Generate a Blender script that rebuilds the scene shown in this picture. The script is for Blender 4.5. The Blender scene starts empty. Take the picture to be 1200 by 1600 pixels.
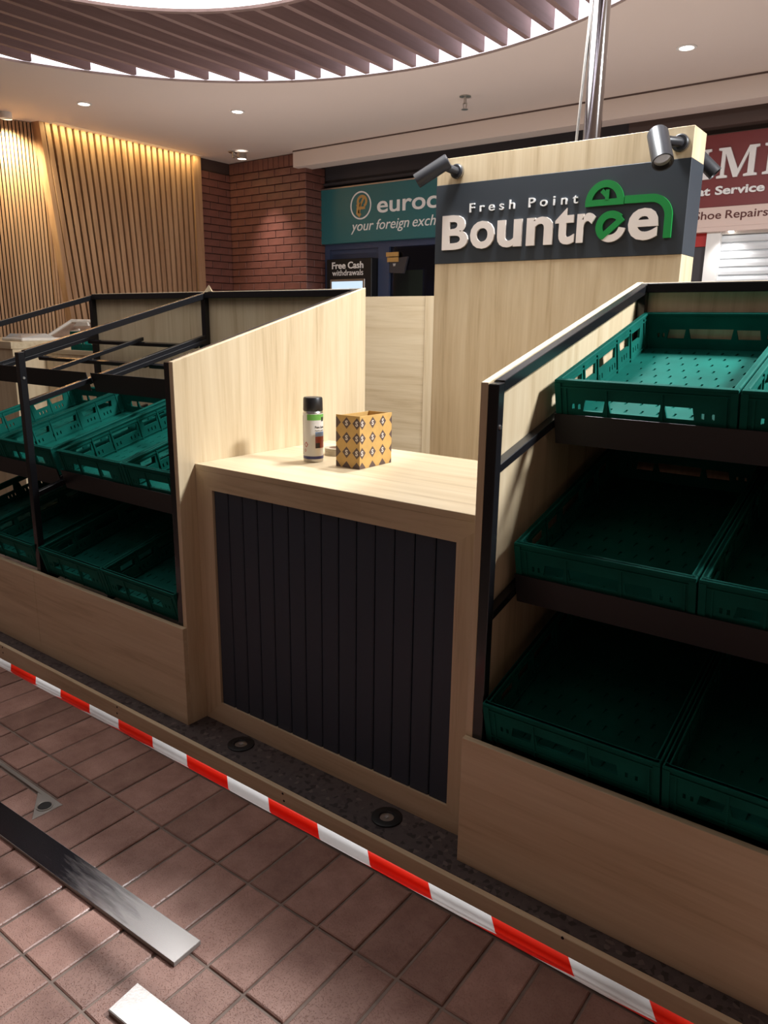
import bpy, bmesh, math, random
from mathutils import Vector, Matrix
from mathutils.geometry import delaunay_2d_cdt
random.seed(7)
scene = bpy.context.scene
C = scene.collection
sin, cos, pi = math.sin, math.cos, math.pi

# ------------------------------------------------------------------ camera
cam_d = bpy.data.cameras.new('camera'); cam = bpy.data.objects.new('camera', cam_d); C.objects.link(cam)
cam_d.sensor_fit = 'VERTICAL'; cam_d.sensor_height = 24.0; cam_d.lens = 1170.03*24.0/1600.0
cam_d.clip_start = .05; cam_d.clip_end = 100
PITCH, ROLL, YAW = -0.2479, 0.0135, -0.6424
fw = Vector((sin(YAW)*cos(PITCH), cos(YAW)*cos(PITCH), sin(PITCH)))
rt = Vector((cos(YAW), -sin(YAW), 0)); up = rt.cross(fw)
r2 = rt*cos(ROLL)+up*sin(ROLL); u2 = -rt*sin(ROLL)+up*cos(ROLL)
cam.matrix_world = Matrix(((r2.x, u2.x, -fw.x, 2.0165), (r2.y, u2.y, -fw.y, -1.6183), (r2.z, u2.z, -fw.z, 1.4228), (0, 0, 0, 1)))
scene.camera = cam

# ------------------------------------------------------------------ world and light levels
W = bpy.data.worlds.new('mall_ambient'); scene.world = W; W.use_nodes = True
W.node_tree.nodes['Background'].inputs[0].default_value = (1.0, .66, .52, 1)
W.node_tree.nodes['Background'].inputs[1].default_value = .075
scene.view_settings.view_transform = 'Standard'; scene.view_settings.look = 'None'
scene.view_settings.exposure = 0.0; scene.view_settings.gamma = 1.0
scene.view_settings.use_curve_mapping = False
DISC_EMIT = 2.5        # big round ceiling light
COVE_EMIT = 1.8        # lit band round the slatted recess
MAIN_A, MAIN_B = 70.0, 232.0     # two large downlights over the stall
ADDED_FILL_W = 12.5       # each unseen fill lamp added behind the stall
ZC = 3.1               # ceiling height
ZF = -.10              # paving level (platform top = 0)

# ------------------------------------------------------------------ materials
def mat(name):
    m = bpy.data.materials.new(name); m.use_nodes = True
    return m, m.node_tree.nodes, m.node_tree.links, m.node_tree.nodes['Principled BSDF']
def plain(name, col, rough=.5, metal=0., noise=0., nscale=20., bump=0., bscale=80., coat=0., spec=None, trans=0., emit=None, estr=0., ior=None):
    m, n, l, b = mat(name)
    b.inputs['Base Color'].default_value = (*col, 1); b.inputs['Roughness'].default_value = rough
    b.inputs['Metallic'].default_value = metal
    if spec is not None: b.inputs['Specular IOR Level'].default_value = spec
    if coat: b.inputs['Coat Weight'].default_value = coat
    if trans: b.inputs['Transmission Weight'].default_value = trans
    if ior: b.inputs['IOR'].default_value = ior
    if emit: b.inputs['Emission Color'].default_value = (*emit, 1); b.inputs['Emission Strength'].default_value = estr
    if noise or bump:
        tc = n.new('ShaderNodeTexCoord')
    if noise:
        t = n.new('ShaderNodeTexNoise'); t.inputs['Scale'].default_value = nscale; t.inputs['Detail'].default_value = 5
        l.new(tc.outputs['Object'], t.inputs['Vector'])
        r = n.new('ShaderNodeValToRGB')
        r.color_ramp.elements[0].position = .3; r.color_ramp.elements[1].position = .7
        r.color_ramp.elements[0].color = (*[c*(1-noise) for c in col], 1); r.color_ramp.elements[1].color = (*[min(1, c*(1+noise)) for c in col], 1)
        l.new(t.outputs['Fac'], r.inputs['Fac']); l.new(r.outputs['Color'], b.inputs['Base Color'])
    if bump:
        t2 = n.new('ShaderNodeTexNoise'); t2.inputs['Scale'].default_value = bscale; t2.inputs['Detail'].default_value = 3
        l.new(tc.outputs['Object'], t2.inputs['Vector'])
        bp = n.new('ShaderNodeBump'); bp.inputs['Strength'].default_value = bump; bp.inputs['Distance'].default_value = .01
        l.new(t2.outputs['Fac'], bp.inputs['Height']); l.new(bp.outputs['Normal'], b.inputs['Normal'])
    return m
def wood(name, axis, dark=(.48, .36, .215), mid=(.61, .48, .305), light=(.70, .575, .39), rough=.42, fine=1.0):
    m, n, l, b = mat(name)
    tc = n.new('ShaderNodeTexCoord'); mp = n.new('ShaderNodeMapping')
    s = [16*fine]*3; s[axis] = .9*fine; mp.inputs['Scale'].default_value = s
    l.new(tc.outputs['Object'], mp.inputs['Vector'])
    t = n.new('ShaderNodeTexNoise'); t.inputs['Scale'].default_value = 1.0; t.inputs['Detail'].default_value = 6; t.inputs['Roughness'].default_value = .62; t.inputs['Distortion'].default_value = .8
    l.new(mp.outputs[0], t.inputs['Vector'])
    mp2 = n.new('ShaderNodeMapping'); s2 = [95*fine]*3; s2[axis] = 5.0*fine; mp2.inputs['Scale'].default_value = s2
    l.new(tc.outputs['Object'], mp2.inputs['Vector'])
    t2 = n.new('ShaderNodeTexNoise'); t2.inputs['Scale'].default_value = 1.0; t2.inputs['Detail'].default_value = 3
    l.new(mp2.outputs[0], t2.inputs['Vector'])
    mx = n.new('ShaderNodeMath'); mx.operation = 'MULTIPLY_ADD'; mx.inputs[1].default_value = .22; 
    l.new(t2.outputs['Fac'], mx.inputs[0]); 
    ad = n.new('ShaderNodeMath'); ad.operation = 'MULTIPLY'; ad.inputs[1].default_value = .80
    l.new(t.outputs['Fac'], ad.inputs[0]); l.new(ad.outputs[0], mx.inputs[2])
    r = n.new('ShaderNodeValToRGB'); e = r.color_ramp.elements
    e[0].position = .33; e[0].color = (*dark, 1); e[1].position = .66; e[1].color = (*light, 1)
    k = e.new(.46); k.color = (*mid, 1)
    l.new(mx.outputs[0], r.inputs['Fac']); l.new(r.outputs['Color'], b.inputs['Base Color'])
    b.inputs['Roughness'].default_value = rough
    bp = n.new('ShaderNodeBump'); bp.inputs['Strength'].default_value = .06; bp.inputs['Distance'].default_value = .003
    l.new(t2.outputs['Fac'], bp.inputs['Height']); l.new(bp.outputs['Normal'], b.inputs['Normal'])
    return m
M = {}
M['oak_v'] = wood('oak_vertical_grain', 2); M['oak_h'] = wood('oak_horizontal_grain', 0); M['oak_d'] = wood('oak_depth_grain', 1)
M['slat_wood'] = wood('cedar_slat', 2, (.27, .145, .070), (.37, .215, .120), (.48, .30, .175), .5, .7)
M['fin'] = wood('ceiling_fin_wood', 1, (.21, .135, .125), (.28, .185, .175), (.34, .23, .215), .6, .5)
M['steel'] = plain('black_powder_coat', (.011, .011, .013), .20, bump=.015, bscale=300)
M['lip'] = plain('dark_folded_steel', (.007, .007, .009), .45)
M['anthracite'] = plain('anthracite_board', (.024, .037, .060), .5, bump=.02, bscale=200)
M['groove'] = plain('groove_black', (.006, .006, .008), .8)
M['sign_dark'] = plain('sign_anthracite', (.028, .036, .046), .5)
M['crate'] = plain('crate_green', (.004, .098, .076), .65, noise=.18, nscale=9, spec=.10)
M['letter_w'] = plain('letter_cream', (.80, .72, .66), .5)
M['letter_white'] = plain('letter_white', (.85, .85, .85), .5)
M['letter_g'] = plain('letter_green', (.010, .23, .045), .4)
M['chrome'] = plain('chrome', (.75, .74, .75), .10, 1.0)
M['steel_raw'] = plain('brushed_metal', (.55, .53, .50), .35, 1.0)
M['ceil'] = plain('ceiling_paint', (.74, .655, .605), .8, noise=.03, nscale=.6)
M['white'] = plain('white_paint', (.78, .77, .75), .5)
M['recess'] = plain('recess_white', (.7, .66, .68), .7)
M['cove'] = plain('lit_cove', (.8, .8, .8), .6, emit=(.92, .88, 1.0), estr=COVE_EMIT)
M['disc'] = plain('light_disc', (.9, .9, .9), .5, emit=(1, .97, .95), estr=DISC_EMIT)
M['lamp'] = plain('downlight_lens', (.9, .9, .9), .3, emit=(1, .93, .84), estr=6.0)
M['lamp_warm'] = plain('warm_led', (.9, .85, .6), .3, emit=(1, .78, .34), estr=5.0)
M['mainlamp'] = plain('main_downlight_lens', (.9, .9, .9), .3, emit=(1, .95, .88), estr=12.0)
M['dark_wall'] = plain('dark_fascia', (.046, .042, .048), .6, noise=.15, nscale=2)
M['brown_wall'] = plain('brown_fascia', (.10, .066, .058), .6)
M['backing'] = plain('slat_backing', (.022, .012, .006), .8)
M['brick'] = plain('red_brick', (.175, .070, .055), .42, noise=.22, nscale=6, bump=.25, bscale=60)
M['mortar'] = plain('mortar', (.060, .034, .030), .9)
M['navy'] = plain('navy_frame', (.045, .064, .125), .4)
M['teal'] = plain('teal_sign', (.030, .150, .170), .35)
M['gold'] = plain('gold_print', (.50, .30, .10), .5)
M['red'] = plain('red_sign', (.185, .022, .022), .4)
M['redbright'] = plain('bright_red', (.42, .015, .012), .4)
M['pink'] = plain('pale_strip', (.72, .56, .50), .5)
M['maroon'] = plain('maroon_print', (.10, .018, .012), .5)
M['shutter'] = plain('shutter_white', (.62, .64, .66), .4)
M['olive'] = plain('olive_board', (.20, .22, .06), .6)
M['carton'] = plain('carton_paper', (.60, .37, .12), .65, noise=.08, nscale=30)
M['print'] = plain('carton_print', (.115, .075, .065), .6)
M['printw'] = plain('carton_print_white', (.75, .68, .62), .6)
M['cap'] = plain('can_cap_black', (.014, .014, .016), .4)
M['canwhite'] = plain('can_label_white', (.72, .70, .66), .3)
M['cangreen'] = plain('can_label_green', (.16, .42, .09), .3)
M['canblue'] = plain('can_label_blue', (.03, .035, .16), .3)
M['cansky'] = plain('can_picture_sky', (.20, .30, .50), .3)
M['cancar'] = plain('can_picture_car', (.24, .04, .03), .3)
M['candark'] = plain('can_print_dark', (.03, .025, .03), .4)
M['rubber'] = plain('uplight_black', (.005, .005, .006), .5)
M['glass'] = plain('lens_glass', (.7, .7, .7), .08, trans=.6)
M['plastic'] = plain('clear_plastic', (.80, .79, .75), .18, trans=.45)
M['paper'] = plain('paper_white', (.75, .70, .62), .6, noise=.1, nscale=20)
M['cardinside'] = plain('carton_inside', (.30, .20, .14), .7, noise=.2, nscale=25)
M['plank2'] = plain('bare_metal_strip', (.62, .61, .60), .20, 1.0, noise=.1, nscale=60, bump=.015, bscale=220)
def scuffed_glare_strip():  # streaky scuffs, plus the ceiling light's reflection painted bright toward one end
    m, n, l, b = mat('scuffed_black_strip_painted_glare')
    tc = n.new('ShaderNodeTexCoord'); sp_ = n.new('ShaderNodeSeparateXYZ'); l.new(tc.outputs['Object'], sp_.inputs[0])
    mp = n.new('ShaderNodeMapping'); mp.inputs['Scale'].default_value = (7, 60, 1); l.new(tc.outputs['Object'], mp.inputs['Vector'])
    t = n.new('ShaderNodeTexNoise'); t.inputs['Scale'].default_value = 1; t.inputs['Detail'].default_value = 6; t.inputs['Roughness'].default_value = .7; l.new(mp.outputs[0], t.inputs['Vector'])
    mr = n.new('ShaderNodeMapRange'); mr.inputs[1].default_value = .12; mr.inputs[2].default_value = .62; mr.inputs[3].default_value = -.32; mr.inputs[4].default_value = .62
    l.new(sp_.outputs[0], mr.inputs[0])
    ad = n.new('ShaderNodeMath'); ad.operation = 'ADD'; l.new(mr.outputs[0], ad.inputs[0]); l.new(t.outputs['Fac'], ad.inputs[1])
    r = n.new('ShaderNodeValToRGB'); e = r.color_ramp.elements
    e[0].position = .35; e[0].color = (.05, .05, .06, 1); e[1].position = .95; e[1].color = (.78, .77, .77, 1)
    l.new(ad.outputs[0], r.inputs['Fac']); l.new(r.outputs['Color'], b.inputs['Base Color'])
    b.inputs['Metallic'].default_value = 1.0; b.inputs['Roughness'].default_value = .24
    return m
M['plank'] = scuffed_glare_strip()
M['lining'] = plain('plank_edge', (.30, .27, .25), .5)
M['screen'] = plain('machine_screen', (.3, .4, .5), .3, emit=(.62, .80, .95), estr=.9)
def thin_glass():
    m, n, l, b = mat('shop_glass'); n.remove(b)
    t = n.new('ShaderNodeBsdfTransparent'); t.inputs[0].default_value = (.62, .68, .80, 1)
    g_ = n.new('ShaderNodeBsdfGlossy'); g_.inputs['Roughness'].default_value = .05; g_.inputs[0].default_value = (.8, .85, 1, 1)
    fr_ = n.new('ShaderNodeFresnel'); fr_.inputs[0].default_value = 1.5
    x_ = n.new('ShaderNodeMixShader'); l.new(fr_.outputs[0], x_.inputs[0]); l.new(t.outputs[0], x_.inputs[1]); l.new(g_.outputs[0], x_.inputs[2])
    l.new(x_.outputs[0], n['Material Output'].inputs['Surface'])
    return m
M['shopglass'] = thin_glass()
M['spot_black'] = plain('spotlight_satin_black', (.020, .020, .023), .40)
M['inside'] = plain('shop_inside', (.05, .065, .12), .8)
M['coil'] = plain('tape_roll', (.55, .48, .36), .2, trans=.3)

def terrazzo():
    m, n, l, b = mat('dark_terrazzo')
    tc = n.new('ShaderNodeTexCoord')
    v = n.new('ShaderNodeTexVoronoi'); v.inputs['Scale'].default_value = 75
    l.new(tc.outputs['Object'], v.inputs['Vector'])
    r = n.new('ShaderNodeValToRGB'); e = r.color_ramp.elements; r.color_ramp.interpolation = 'CONSTANT'
    e[0].position = 0; e[0].color = (.030, .023, .024, 1); e[1].position = .16; e[1].color = (.075, .061, .061, 1)
    for p, c in ((.50, (.083, .068, .067)), (.82, (.062, .050, .051)), (.95, (.13, .105, .10))):
        k = e.new(p); k.color = (*c, 1)
    s = n.new('ShaderNodeSeparateColor'); l.new(v.outputs['Color'], s.inputs[0]); l.new(s.outputs[0], r.inputs['Fac'])
    l.new(r.outputs['Color'], b.inputs['Base Color']); b.inputs['Roughness'].default_value = .5
    return m
M['terrazzo'] = terrazzo()
def paver():
    m, n, l, b = mat('clay_paver')
    tc = n.new('ShaderNodeTexCoord'); oi = n.new('ShaderNodeObjectInfo')
    add = n.new('ShaderNodeVectorMath'); add.operation = 'ADD'
    l.new(tc.outputs['Object'], add.inputs[0]); l.new(oi.outputs['Location'], add.inputs[1])
    t = n.new('ShaderNodeTexNoise'); t.inputs['Scale'].default_value = 9; t.inputs['Detail'].default_value = 6; t.inputs['Roughness'].default_value = .65
    l.new(add.outputs[0], t.inputs['Vector'])
    r = n.new('ShaderNodeValToRGB'); e = r.color_ramp.elements
    e[0].position = .25; e[0].color = (.26, .142, .114, 1); e[1].position = .75; e[1].color = (.45, .27, .22, 1)
    l.new(t.outputs['Fac'], r.inputs['Fac'])
    hs = n.new('ShaderNodeHueSaturation'); mr = n.new('ShaderNodeMapRange'); mr.inputs[3].default_value = .80; mr.inputs[4].default_value = 1.15
    l.new(oi.outputs['Random'], mr.inputs[0]); l.new(mr.outputs[0], hs.inputs['Value']); l.new(r.outputs['Color'], hs.inputs['Color'])
    l.new(hs.outputs['Color'], b.inputs['Base Color'])
    v = n.new('ShaderNodeTexNoise'); v.inputs['Scale'].default_value = 260; v.inputs['Detail'].default_value = 1
    l.new(add.outputs[0], v.inputs['Vector'])
    rr = n.new('ShaderNodeValToRGB'); rr.color_ramp.elements[0].position = .30; rr.color_ramp.elements[1].position = .42
    l.new(v.outputs['Fac'], rr.inputs['Fac'])
    bp = n.new('ShaderNodeBump'); bp.inputs['Strength'].default_value = .6; bp.inputs['Distance'].default_value = .003
    l.new(rr.outputs['Color'], bp.inputs['Height']); l.new(bp.outputs['Normal'], b.inputs['Normal'])
    b.inputs['Roughness'].default_value = .27
    return m
M['paver'] = paver()
M['grout'] = plain('grout', (.20, .148, .122), .85, noise=.3, nscale=14)
def tape_mat():
    m, n, l, b = mat('hazard_tape')
    uv = n.new('ShaderNodeUVMap'); s = n.new('ShaderNodeSeparateXYZ'); l.new(uv.outputs[0], s.inputs[0])
    fr = n.new('ShaderNodeMath'); fr.operation = 'FRACT'; l.new(s.outputs[0], fr.inputs[0])
    lt = n.new('ShaderNodeMath'); lt.operation = 'LESS_THAN'; lt.inputs[1].default_value = .52; l.new(fr.outputs[0], lt.inputs[0])
    mx = n.new('ShaderNodeMix'); mx.data_type = 'RGBA'
    mx.inputs[6].default_value = (.86, .84, .83, 1); mx.inputs[7].default_value = (.86, .035, .012, 1)
    l.new(lt.outputs[0], mx.inputs[0]); l.new(mx.outputs[2], b.inputs['Base Color'])
    b.inputs['Roughness'].default_value = .28
    tr = n.new('ShaderNodeBsdfTranslucent'); l.new(mx.outputs[2], tr.inputs['Color'])
    ms = n.new('ShaderNodeMixShader'); ms.inputs[0].default_value = .5
    out = n['Material Output']; l.new(b.outputs[0], ms.inputs[1]); l.new(tr.outputs[0], ms.inputs[2]); l.new(ms.outputs[0], out.inputs['Surface'])
    return m
M['tape'] = tape_mat()

# ------------------------------------------------------------------ mesh helpers
def obj(name, me, m=None, parent=None):
    o = bpy.data.objects.new(name, me); C.objects.link(o)
    if m is not None and not me.materials: me.materials.append(M[m] if isinstance(m, str) else m)
    if parent is not None:
        o.parent = parent; o.matrix_parent_inverse = Matrix.Translation(parent.location).inverted() if parent.type == 'EMPTY' and parent.get('world_space', 0) else Matrix()
    return o
def tag(o, label=None, cat=None, group=None, kind=None):
    if label: o['label'] = label
    if cat: o['category'] = cat
    if group: o['group'] = group
    if kind: o['kind'] = kind
    return o
def thing(name, label, cat, loc, group=None):
    o = bpy.data.objects.new(name, None); C.objects.link(o); o.location = loc; o.empty_display_size = .05
    o['world_space'] = 1
    return tag(o, label, cat, group)
class MB:
    def __init__(s): s.v = []; s.f = []
    def poly(s, vs, fs):
        k = len(s.v); s.v += [tuple(p) for p in vs]; s.f += [tuple(i+k for i in f) for f in fs]; return s
    def box(s, x0, x1, y0, y1, z0, z1):
        return s.poly([(x, y, z) for z in (z0, z1) for x, y in ((x0, y0), (x1, y0), (x1, y1), (x0, y1))],
                      [(3, 2, 1, 0), (4, 5, 6, 7), (0, 1, 5, 4), (1, 2, 6, 5), (2, 3, 7, 6), (3, 0, 4, 7)])
    def bar(s, p, q, a, w, h):           # bar from p to q; a = direction of its width w, h the other way
        p, q, a = Vector(p), Vector(q), Vector(a).normalized(); d = (q-p).normalized(); b = d.cross(a).normalized(); a = b.cross(d)
        o = []
        for e in (p, q):
            for i, j in ((-1, -1), (1, -1), (1, 1), (-1, 1)): o.append(e+a*(i*w/2)+b*(j*h/2))
        return s.poly(o, [(3, 2, 1, 0), (4, 5, 6, 7), (0, 1, 5, 4), (1, 2, 6, 5), (2, 3, 7, 6), (3, 0, 4, 7)])
    def prism(s, pts, axis, a, b):       # polygon extruded along an axis from a to b; pts in the other two coordinates
        n = len(pts)
        def mk(p, t): return {'x': (t, p[0], p[1]), 'y': (p[0], t, p[1]), 'z': (p[0], p[1], t)}[axis]
        return s.poly([mk(p, a) for p in pts]+[mk(p, b) for p in pts],
                      [tuple(range(n-1, -1, -1)), tuple(range(n, 2*n))]+[(i, (i+1) % n, (i+1) % n+n, i+n) for i in range(n)])
    def tube(s, path, r, n=10, cap=True):
        path = [Vector(p) for p in path]; k0 = len(s.v); rs = r if isinstance(r, (list, tuple)) else [r]*len(path)
        ref = None; rings = []
        for i, p in enumerate(path):
            d = (path[min(i+1, len(path)-1)]-path[max(i-1, 0)]).normalized()
            if ref is None: ref = d.orthogonal().normalized()
            a = (ref-d*ref.dot(d)).normalized(); ref = a; b = d.cross(a)
            rings.append([p+(a*cos(2*pi*j/n)+b*sin(2*pi*j/n))*rs[i] for j in range(n)])
        vs = [q for g in rings for q in g]; fs = []
        for i in range(len(path)-1):
            for j in range(n): fs.append((i*n+j, i*n+(j+1) % n, (i+1)*n+(j+1) % n, (i+1)*n+j))
        if cap: fs += [tuple(range(n-1, -1, -1)), tuple(range((len(path)-1)*n, len(path)*n))]
        return s.poly(vs, fs)
    def lathe(s, prof, c, n=32, ang=(0, 2*pi), axis=None):   # prof = (r, z) rows about vertical axis through c
        full = abs(ang[1]-ang[0]-2*pi) < 1e-6; m = n if full else n+1; vs = []; fs = []
        for r, z in prof:
            for j in range(m):
                t = ang[0]+(ang[1]-ang[0])*j/n; vs.append(Vector((r*cos(t), r*sin(t), z)))
        if axis is not None:
            q = Vector((0, 0, 1)).rotation_difference(Vector(axis)); vs = [q @ v for v in vs]
        vs = [v+Vector(c) for v in vs]
        for i in range(len(prof)-1):
            for j in range(n):
                jj = (j+1) % m; fs.append((i*m+j, i*m+jj, (i+1)*m+jj, (i+1)*m+j))
        return s.poly(vs, fs)
    def sheet(s, outer, holes, mk, t):   # flat polygon with holes, thickness t, mk(u, v, w) places it
        pts = [Vector(p) for p in outer]; edges = [(i, (i+1) % len(outer)) for i in range(len(outer))]
        for h in holes:
            k = len(pts); pts += [Vector(p) for p in h]; edges += [(k+i, k+(i+1) % len(h)) for i in range(len(h))]
        ov, oe, of, *_ = delaunay_2d_cdt(pts, edges, [], 1, 1e-6)
        def inside(p, poly):
            c = False
            for i in range(len(poly)):
                a, b = poly[i], poly[i-1]
                if (a[1] > p[1]) != (b[1] > p[1]) and p[0] < (b[0]-a[0])*(p[1]-a[1])/(b[1]-a[1])+a[0]: c = not c
            return c
        fs = []
        for f in of:
            c = (sum(ov[i][0] for i in f)/len(f), sum(ov[i][1] for i in f)/len(f))
            if inside(c, outer) and not any(inside(c, h) for h in holes): fs.append(tuple(f))
        n = len(ov); vs = [mk(p[0], p[1], 0) for p in ov]+[mk(p[0], p[1], t) for p in ov]
        cnt = {}
        for f in fs:
            for i in range(len(f)): cnt[(f[i], f[(i+1) % len(f)])] = 1
        side = [(b, a, a+n, b+n) for (a, b) in cnt if (b, a) not in cnt]
        return s.poly(vs, [tuple(reversed(f)) for f in fs]+[tuple(i+n for i in f) for f in fs]+side)
    def mesh(s, name='mesh', smooth=False):
        me = bpy.data.meshes.new(name); me.from_pydata([tuple(v) for v in s.v], [], s.f); me.validate()
        bm = bmesh.new(); bm.from_mesh(me); bmesh.ops.recalc_face_normals(bm, faces=bm.faces); bm.to_mesh(me); bm.free()
        if smooth:
            for p in me.polygons: p.use_smooth = True
        return me
    def build(s, name, m, parent=None, bevel=0., smooth=False):
        o = obj(name, s.mesh(name, smooth), m, parent)
        if bevel:
            b = o.modifiers.new('bevel', 'BEVEL'); b.width = bevel; b.segments = 1; b.limit_method = 'ANGLE'
        if smooth:
            try: o.data.set_sharp_from_angle(angle=.6)
            except Exception: pass
        return o
def struct(o): o['kind'] = 'structure'; return o

_tc = {}
def text_verts(body, bold=0., spacing=1., res=4):
    k = (body, bold, spacing)
    if k in _tc: return _tc[k]
    cu = bpy.data.curves.new('t', 'FONT'); cu.body = body; cu.offset = bold; cu.space_character = spacing; cu.resolution_u = res; cu.size = 1
    o = bpy.data.objects.new('t', cu); C.objects.link(o)
    bpy.context.view_layer.update(); dg = bpy.context.evaluated_depsgraph_get()
    me = bpy.data.meshes.new_from_object(o.evaluated_get(dg))
    vs = [tuple(v.co[:2]) for v in me.vertices]; fs = [tuple(p.vertices) for p in me.polygons]
    bpy.data.objects.remove(o); bpy.data.curves.remove(cu); bpy.data.meshes.remove(me)
    _tc[k] = (vs, fs); return vs, fs
def text(name, body, x0, x1, z0, z1, y, depth, m, parent, bold=0., spacing=1., shear=0., mk=None):
    """raised lettering, fitted to the box x0..x1, z0..z1 on the plane Y=y, facing -Y"""
    vs, fs = text_verts(body, bold, spacing)
    ax, bx = min(v[0] for v in vs), max(v[0] for v in vs); az, bz = min(v[1] for v in vs), max(v[1] for v in vs)
    def f(v):
        a = (v[0]-ax)/(bx-ax); c = (v[1]-az)/(bz-az)
        return x0+(x1-x0)*a+shear*(c-.5)*(z1-z0), z0+(z1-z0)*c
    P = [f(v) for v in vs]; n = len(P)
    if mk is None: mk = lambda u, v, w: (u, y-w, v)
    cnt = {}
    for g in fs:
        for i in range(len(g)): cnt[(g[i], g[(i+1) % len(g)])] = 1
    side = [(b, a, a+n, b+n) for (a, b) in cnt if (b, a) not in cnt]
    mb = MB().poly([mk(p[0], p[1], 0) for p in P]+[mk(p[0], p[1], depth) for p in P], [tuple(reversed(g)) for g in fs]+[tuple(i+n for i in g) for g in fs]+side)
    me = bpy.data.meshes.new(name); me.from_pydata(mb.v, [], mb.f); me.validate()
    return obj(name, me, m, parent)
def words(name, body, x0, x1, z0, z1, y, depth, m, parent, bold=0., shear=0.):
    """a line of lettering, one object per word, sharing one height range"""
    ws = body.split(); vs, _ = text_verts(body, bold); az, bz = min(v[1] for v in vs), max(v[1] for v in vs)
    ext = []
    for w in ws:
        q, _ = text_verts(w, bold); ext.append((min(v[0] for v in q), max(v[0] for v in q), min(v[1] for v in q), max(v[1] for v in q)))
    gap = .30; tot = sum(e[1]-e[0] for e in ext)+gap*(len(ws)-1); k = (x1-x0)/tot; x = x0
    for w, e in zip(ws, ext):
        wx = (e[1]-e[0])*k; c0, c1 = (e[2]-az)/(bz-az), (e[3]-az)/(bz-az)
        text(name, w, x, x+wx, z0+(z1-z0)*c0, z0+(z1-z0)*c1, y, depth, m, parent, bold, 1., shear); x += wx+gap*k
def arc(cx, cz, rx, rz, a0, a1, n=24):
    return [(cx+rx*cos(math.radians(a0+(a1-a0)*i/n)), cz+rz*sin(math.radians(a0+(a1-a0)*i/n))) for i in range(n+1)]
def stroke(pts, w):
    """outline of a thick line through pts"""
    L, R = [], []
    for i, p in enumerate(pts):
        a = Vector(pts[max(i-1, 0)]); b = Vector(pts[min(i+1, len(pts)-1)]); d = (b-a).normalized(); n = Vector((-d.y, d.x))*w/2
        L.append((p[0]+n.x, p[1]+n.y)); R.append((p[0]-n.x, p[1]-n.y))
    return L+R[::-1]

# ================================================================== THE SETTING
# ---- paving
fl = MB().box(-7, 6, -5, 6, ZF-.30, ZF-.006).build('floor', 'grout'); struct(fl)
PX, PY, X0, Y0 = .1288, .2545, .0150, -.4165
tm = MB()
def chamfer_block(mb, x0, x1, y0, y1, z0, z1, c):
    mb.poly([(x0, y0, z0), (x1, y0, z0), (x1, y1, z0), (x0, y1, z0), (x0, y0, z1-c), (x1, y0, z1-c), (x1, y1, z1-c), (x0, y1, z1-c),
             (x0+c, y0+c, z1), (x1-c, y0+c, z1), (x1-c, y1-c, z1), (x0+c, y1-c, z1)],
            [(3, 2, 1, 0), (0, 1, 5, 4), (1, 2, 6, 5), (2, 3, 7, 6), (3, 0, 4, 7), (4, 5, 9, 8), (5, 6, 10, 9), (6, 7, 11, 10), (7, 4, 8, 11), (8, 9, 10, 11)])
g = .0042
chamfer_block(tm, -PX/2+g, PX/2-g, -PY/2+g, PY/2-g, -.03, 0, .003)
tile_me = tm.mesh('paver'); tile_me.materials.append(M['paver'])
def cut_tile(x0, x1, y0, y1):
    t = MB(); cx, cy = (x0+x1)/2, (y0+y1)/2
    chamfer_block(t, x0-cx+g, x1-cx-g, y0-cy+g, y1-cy-g, -.03, 0, .003)
    o = obj('paver', t.mesh('paver'), 'paver', fl); o.location = (cx, cy, ZF+random.uniform(-.0015, .001)); return o
CX, CY = -.066, -.545      # corner of the access cover
for i in range(-25, 18):
    for j in range(-5, 1):
        xc = X0+PX*(i+.5); yc = Y0+PY*(j+.5); ya, yb = yc-PY/2, yc+PY/2
        x0, x1 = xc-PX/2, xc+PX/2
        if j == -1 and x1 < CX+.04:
            cut_tile(x0, x1, CY+.008, yb); 
            if x1 > -1.2: cut_tile(x0, x1, ya, CY-.016)
            continue
        o = obj('paver', tile_me, None, fl); o.location = (xc, yc, ZF+random.uniform(-.0018, .0012))
        o.rotation_euler = (random.uniform(-.004, .004), random.uniform(-.004, .004), random.uniform(-.006, .006))
cov = thing('access_cover_edging', 'metal edging and triangular corner plate of a floor access cover', 'floor fitting', (CX, CY, ZF))
MB().box(-1.25, CX, CY-.012, CY, ZF-.01, ZF+.001).build('edging_strip', 'steel_raw', cov)
MB().prism([(CX-.125, CY-.014), (CX, CY-.005), (CX-.004, CY-.100)], 'z', ZF-.008, ZF+.0025).build('corner_plate', 'steel_raw', cov, .001)
MB().lathe([(.026, ZF+.0025), (.026, ZF+.005), (.022, ZF+.005), (.020, ZF+.0035), (0, ZF+.0035)], (CX-.036, CY-.040, 0), 24).build('bolt_ring', 'steel_raw', cov, smooth=True)
MB().lathe([(.020, ZF+.0035), (.019, ZF+.0055), (0, ZF+.0058)], (CX-.036, CY-.040, 0), 24).build('bolt', 'rubber', cov, smooth=True)

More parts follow.
